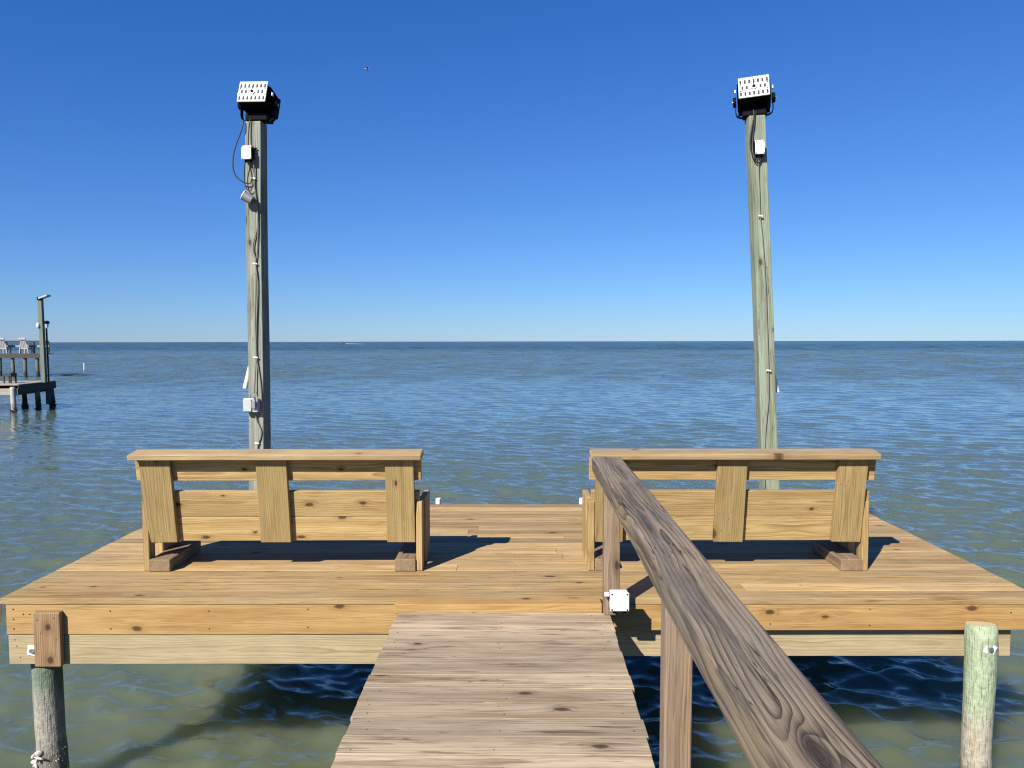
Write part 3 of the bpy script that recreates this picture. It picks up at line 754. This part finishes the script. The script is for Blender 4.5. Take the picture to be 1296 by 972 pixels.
# PVC rod holders
def rod(label, p, d, L, r=.026):
    t = thing('rod_holder', label, 'rod holder', p, 0, 'white pipe rod holders')
    d = Vector(d).normalized(); x = d.orthogonal().normalized(); y = d.cross(x)
    n = 16; vs = []
    for rr, s in ((r, 0), (r, L), (r * .8, L), (r * .8, 0)):
        for j in range(n):
            a = 2 * math.pi * j / n; vs.append(d * (s - L / 2) + x * (rr * math.cos(a)) + y * (rr * math.sin(a)))
    mb = MB(); mb.add(vs, [(i * n + j, i * n + (j + 1) % n, ((i + 1) % 4) * n + (j + 1) % n, ((i + 1) % 4) * n + j) for i in range(4) for j in range(n)], smooth=False)
    mb.build('pipe', MAT['white'], t)
    mb = MB(); mb.board(L * .6, .03, .006, axes(x * -.0 + Vector((0, r + .002, 0)), d, X), k=.001); mb.build('strap', MAT['steel'], t)
    return t
rod('white pipe rod holder slanting off the left pole at the water horizon', (-2.658, 7.40, 1.205), (.22, .12, 1), .22, .022)
rod('white pipe rod holder slanting off the right side of the right pole', (2.425, 7.44, 1.19), (-.20, .15, 1), .28)
rod('white pipe rod holder at the far deck edge beside the left bench', (-.808, 7.31, -.10), (0, 0, 1), .29)
rod('white pipe rod holder at the far deck edge beside the right bench', (.572, 7.32, -.10), (0, 0, 1), .29)
rod('white pipe rod holder at the front left corner of the platform', (-3.235, 4.60, -.11), (0, 0, 1), .12, .026)

# ------------------------------------------------------------------ far pier on the left
FX, FY = -20.58, 30.9
far = thing('fishing_pier', 'neighbouring low timber fishing pier far off on the left', 'pier', (FX, FY, ZW), .13)
dz = -.17 - ZW
mb = MB()
for i in range(22):
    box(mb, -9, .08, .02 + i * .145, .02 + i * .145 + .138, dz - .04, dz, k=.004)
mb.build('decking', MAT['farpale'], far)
mb = MB(); box(mb, -9, .1, -.06, -.01, dz - .42, dz - .16, k=.004); tag(mb.build('support_beam', MAT['farpale'], far), 'beam along the near side, coloured pale as if sunlit')  # sun on the near face put into the pale timber colour
mb = MB(); box(mb, .085, .13, .0, 3.2, dz - .34, dz - .02, k=.004); mb.build('fascia_board', MAT['fardark'], far)  # shade on the side turned from the sun, put into the colour
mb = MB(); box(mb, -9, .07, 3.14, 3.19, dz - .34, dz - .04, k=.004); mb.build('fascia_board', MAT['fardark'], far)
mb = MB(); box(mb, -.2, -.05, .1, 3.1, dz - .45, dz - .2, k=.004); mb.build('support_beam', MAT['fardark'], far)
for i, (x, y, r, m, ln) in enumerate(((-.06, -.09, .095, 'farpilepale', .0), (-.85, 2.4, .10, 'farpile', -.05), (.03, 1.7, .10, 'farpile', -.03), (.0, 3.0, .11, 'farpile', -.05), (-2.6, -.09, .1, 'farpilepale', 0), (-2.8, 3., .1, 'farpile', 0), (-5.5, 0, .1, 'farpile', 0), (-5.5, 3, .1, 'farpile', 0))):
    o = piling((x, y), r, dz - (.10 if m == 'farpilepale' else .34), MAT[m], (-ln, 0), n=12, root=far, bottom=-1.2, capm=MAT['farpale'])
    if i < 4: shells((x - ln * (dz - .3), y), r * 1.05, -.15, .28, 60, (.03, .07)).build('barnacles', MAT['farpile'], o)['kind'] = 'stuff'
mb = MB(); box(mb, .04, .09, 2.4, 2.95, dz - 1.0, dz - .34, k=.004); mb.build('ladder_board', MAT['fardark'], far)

fp = thing('light_pole', 'green timber lamp pole standing on the far left pier', 'pole', (-20.33, 32.4, ZW + dz))
mb = MB(); mb.board(3.55, .17, .16, axes((-.025, 0, 1.775), (-.014, 0, 1), X), k=.008, tint=.6); mb.build('timber_post', MAT['farpole'], fp)
mb = MB(); mb.board(2.3, .06, .05, axes((.115, .1, 1.16), (-.01, 0, 1), X), k=.005); mb.build('conduit', MAT['fardark'], fp)
fl = thing('flood_light', 'flat grey floodlight topping the far pier lamp pole', 'flood light', (-20.34, 32.35, ZW + dz + 3.56))
mb = MB(); mb.board(.40, .30, .07, axes((.17, 0, .06), (1, 0, .35), Y), k=.01); mb.build('housing', MAT['greybox'], fl)
mb = MB(); box(mb, -.12, .06, -.08, .08, -.06, .06, k=.01); mb.build('bracket', MAT['black'], fl)
tl = thing('pole_lamp', 'dark round lamp on the right of the far pier pole', 'lamp', (-20.17, 32.45, ZW + dz + 2.45))
mb = MB(); mb.ball((0, 0, .1), .11, .11, .08); mb.build('hood', MAT['black'], tl)
mb = MB(); mb.cyl((0, 0, -.12), (0, 0, .06), .05, .07, n=10); mb.build('globe', MAT['greybox'], tl)
tl = thing('pole_lamp', 'white round lamp on the left of the far pier pole', 'lamp', (-20.46, 32.3, ZW + dz + 2.42))
mb = MB(); mb.ball((0, 0, 0), .075, .06, .12); mb.build('globe', MAT['white'], tl)
mb = MB(); mb.cyl((.0, .05, 0), (.07, .08, 0), .03, n=8); mb.build('base', MAT['greybox'], tl)
cb = thing('crate_seat', 'small dark wooden seat on the far left pier deck', 'seat', (-21.6, 32.1, ZW + dz))
mb = MB(); box(mb, -.17, .17, -.2, .2, .28, .42, k=.01); mb.build('seat', MAT['fardark'], cb)
for sx in (-1, 1):
    for sy in (-1, 1):
        mb = MB(); box(mb, sx * .14 - .025, sx * .14 + .025, sy * .16 - .025, sy * .16 + .025, 0, .279, k=.005); mb.build('leg', MAT['fardark'], cb)

# raised pier further back
rp = thing('raised_pier', 'dark raised pier with railing, behind the low far left pier', 'pier', (-39.1, 61.5, ZW))
dz2 = .62 - ZW
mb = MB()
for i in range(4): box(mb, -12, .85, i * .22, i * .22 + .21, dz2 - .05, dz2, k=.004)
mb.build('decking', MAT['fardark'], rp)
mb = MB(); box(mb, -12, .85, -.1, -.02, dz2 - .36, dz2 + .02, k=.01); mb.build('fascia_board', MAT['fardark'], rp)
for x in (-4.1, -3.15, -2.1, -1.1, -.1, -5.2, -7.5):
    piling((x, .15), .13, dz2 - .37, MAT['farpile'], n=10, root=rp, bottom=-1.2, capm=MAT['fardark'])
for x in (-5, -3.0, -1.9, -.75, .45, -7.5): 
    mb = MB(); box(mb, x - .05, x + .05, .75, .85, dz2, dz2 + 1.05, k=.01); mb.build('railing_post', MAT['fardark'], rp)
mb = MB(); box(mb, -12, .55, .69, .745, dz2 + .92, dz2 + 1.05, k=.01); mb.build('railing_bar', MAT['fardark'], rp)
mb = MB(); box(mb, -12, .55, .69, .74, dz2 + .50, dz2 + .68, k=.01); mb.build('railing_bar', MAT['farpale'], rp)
def white_chair(label, loc):
    t = thing('deck_chair', label, 'chair', loc, 0, 'white chairs on the raised pier')
    for s in (-1, 1):
        mb = MB(); mb.board(1.0, .09, .07, axes((s * .30, -.25, .47), (-s * .13, 0, 1), X), k=.01); mb.build('leg', MAT['chair'], t)
        mb = MB(); mb.board(.6, .09, .07, axes((s * .30, .3, .3), Z, X), k=.01); mb.build('leg', MAT['chair'], t)
        mb = MB(); box(mb, s * .34 - .05, s * .34 + .05, -.3, .4, .62, .66, k=.01); mb.build('armrest', MAT['chair'], t)
    mb = MB(); box(mb, -.28, .28, -.25, .4, .36, .44, k=.01); mb.build('seat', MAT['chair'], t)
    mb = MB()
    for i in range(4): mb.board(.9, .1, .03, axes((-.195 + .13 * i, -.30, .80), (0, -.2, 1), X), k=.005)
    mb.build('backrest', MAT['chair'], t)
    mb = MB(); box(mb, -.30, .30, -.46, -.38, 1.12, 1.28, k=.01); mb.build('headrest', MAT['chair'], t)
white_chair('white deck chair on the raised pier nearest its lamp pole end', (-40.3, 61.95, ZW + dz2))
white_chair('white deck chair on the raised pier at the photo left edge', (-42.05, 61.95, ZW + dz2))

# ------------------------------------------------------------------ small far things
t = thing('marker_stake', 'thin white marker stake standing alone in the open water', 'stake', (-42.4, 73.8, ZW))
mb = MB(); mb.cyl((0, 0, -1.), (.02, 0, .82), .055, n=10); mb.build('pipe', MAT['white'], t)
mb = MB(); mb.cyl((0.0, 0, -.2), (.005, 0, .14), .075, n=10); mb.build('fouled_base', MAT['fardark'], t)
t = thing('motor_boat', 'tiny dark motor boat running along the horizon', 'boat', (-208, 888, ZW), .1)
mb = MB()
vs = []
for i, (xx, wd, zt) in enumerate(((-3.4, .1, 1.5), (-2.2, .9, 1.3), (0, 1.2, 1.05), (3.2, 1.15, .95))):
    vs += [(xx, -wd, zt), (xx, wd, zt), (xx, wd * .55, -.2), (xx, -wd * .55, -.2)]
fs = [(4 * i + j, 4 * i + (j + 1) % 4, 4 * i + 4 + (j + 1) % 4, 4 * i + 4 + j) for i in range(3) for j in range(4)] + [(0, 3, 2, 1), (12, 13, 14, 15)]
mb.add(vs, fs); mb.build('hull', MAT['hull'], t)
mb = MB(); box(mb, -.9, .9, -.7, .7, .9, 2.3, k=.1); mb.build('console', MAT['hull'], t)
mb = MB(); box(mb, -1.1, 1.3, -.9, .9, 2.9, 3.05, k=.05)
for sx in (-.9, 1.1):
    for sy in (-.7, .7): mb.cyl((sx, sy, .9), (sx, sy, 2.9), .06, n=6)
mb.build('canopy', MAT['hull'], t)
mb = MB(); box(mb, 3.1, 3.8, -.3, .3, .2, 1.5, k=.08); mb.build('outboard_motor', MAT['hull'], t)
mb = MB(); vs = []; m = 24
for i in range(m + 1):
    s = i / m; hgt = .55 * (1 - s) ** .7 + .02; wd = .8 + 1.4 * s
    vs += [(4 + 22 * s, -wd, 0), (4 + 22 * s, 0, hgt * (1 + .3 * math.sin(i * 2.3))), (4 + 22 * s, wd, 0)]
mb.add(vs, [(3 * i + j, 3 * i + 3 + j, 3 * i + 4 + j, 3 * i + 1 + j) for i in range(m) for j in (0, 1)])
o = mb.build('boat_wake', MAT['foam']); o.location = (-208, 888, ZW + .02); tag(o, 'pale foam wake trailing behind the far motor boat', 'wake', None, 'stuff')

t = thing('seagull', 'small gull in flight high in the blue sky', 'bird', (-12.26, 62.0, 23.1), .35); t.scale = (.8, .8, .8)
mb = MB(); mb.ball((0, 0, 0), .20, .055, .055, n=10, m=8); mb.ball((-.2, 0, .02), .05, .04, .04)
mb.add([(.17, -.02, 0), (.32, -.06, .01), (.32, .06, .01), (.17, .02, 0), (.17, 0, .02)], [(0, 1, 2, 3), (0, 4, 1), (1, 4, 2), (2, 4, 3)])
mb.cyl((-.24, 0, .015), (-.29, 0, .005), .012, .003, n=6, mi=1)
mb.build('body', [MAT['feather'], MAT['featherdark']], t)
for s in (-1, 1):
    mb = MB(); prof = [(0, .0, .10, .0), (.18, -.02, .12, .09), (.36, .02, .11, .07), (.55, .12, .05, -.02), (.64, .18, .01, -.06)]
    vs = []
    for (sp, xo, ch, zz) in prof: vs += [(xo - ch, s * sp, zz), (xo, s * sp, zz + .012), (xo + ch, s * sp, zz), (xo, s * sp, zz - .006)]
    fs = [(4 * i + j, 4 * i + (j + 1) % 4, 4 * i + 4 + (j + 1) % 4, 4 * i + 4 + j) for i in range(4) for j in range(4)]
    mb.add(vs, fs); mb.build('wing', MAT['featherdark'] if s < 0 else MAT['feather'], t)

# ------------------------------------------------------------------ light, sky, camera
w = bpy.data.worlds.new('World'); scene.world = w; w.use_nodes = True
nt = w.node_tree; bg = nt.nodes['Background']
sky = nt.nodes.new('ShaderNodeTexSky'); sky.sky_type = 'NISHITA'; sky.sun_disc = False
sky.sun_elevation = SUN_EL; sky.sun_rotation = SUN_AZ
sky.altitude = 0; sky.air_density = 1.0; sky.dust_density = 0.; sky.ozone_density = 8.
# the camera's strong blue rendering of the clear sky: a per-channel response on the whole sky
sp = nt.nodes.new('ShaderNodeSeparateColor'); cb_ = nt.nodes.new('ShaderNodeCombineColor')
nt.links.new(sky.outputs[0], sp.inputs[0])
for i, (gain, pw, off) in enumerate(((.75, .90, .45), (.845, .97, 0.), (1.79, .78, 0.))):
    o_ = nt.nodes.new('ShaderNodeMath'); o_.operation = 'SUBTRACT'; o_.inputs[1].default_value = off
    x_ = nt.nodes.new('ShaderNodeMath'); x_.operation = 'MAXIMUM'; x_.inputs[1].default_value = .15
    p = nt.nodes.new('ShaderNodeMath'); p.operation = 'POWER'; p.inputs[1].default_value = pw
    q = nt.nodes.new('ShaderNodeMath'); q.operation = 'MULTIPLY'; q.inputs[1].default_value = gain
    nt.links.new(sp.outputs[i], o_.inputs[0]); nt.links.new(o_.outputs[0], x_.inputs[0]); nt.links.new(x_.outputs[0], p.inputs[0]); nt.links.new(p.outputs[0], q.inputs[0]); nt.links.new(q.outputs[0], cb_.inputs[i])
nt.links.new(cb_.outputs[0], bg.inputs[0])
bg.inputs[1].default_value = .0509
sun = bpy.data.lights.new('sun', 'SUN'); sun.energy = 5.0; sun.angle = math.radians(.5); sun.color = (1., .94, .85)
so = bpy.data.objects.new('sun', sun); COL.objects.link(so)
sd = Vector((math.sin(SUN_AZ) * math.cos(SUN_EL), math.cos(SUN_AZ) * math.cos(SUN_EL), math.sin(SUN_EL)))
so.rotation_euler = sd.to_track_quat('Z', 'Y').to_euler(); so.location = (-8, -10, 12)

cam = bpy.data.cameras.new('camera'); co = bpy.data.objects.new('camera', cam); COL.objects.link(co)
cam.sensor_width = 36; cam.lens = 36 * 973 / 1296; cam.clip_start = .05; cam.clip_end = 60000
co.location = (0, 0, 1.55)
yaw = math.atan(13 / 973); pit = math.atan(54 / 973)
co.rotation_euler = (math.pi / 2 - pit, 0, yaw)
co.rotation_euler = (Matrix.Rotation(yaw, 3, 'Z') @ Matrix.Rotation(math.pi / 2 - pit, 3, 'X') @ Matrix.Rotation(math.radians(-.088), 3, 'Z')).to_euler()
scene.camera = co
scene.view_settings.view_transform = 'Standard'; scene.view_settings.look = 'None'
scene.view_settings.exposure = 1.0; scene.view_settings.gamma = 1; scene.view_settings.use_curve_mapping = False
scene.cycles.use_denoising = True
scene.cycles.denoising_prefilter = 'ACCURATE'
scene.cycles.use_adaptive_sampling = False
scene.cycles.filter_width = 1.2
scene.cycles.max_bounces = 6
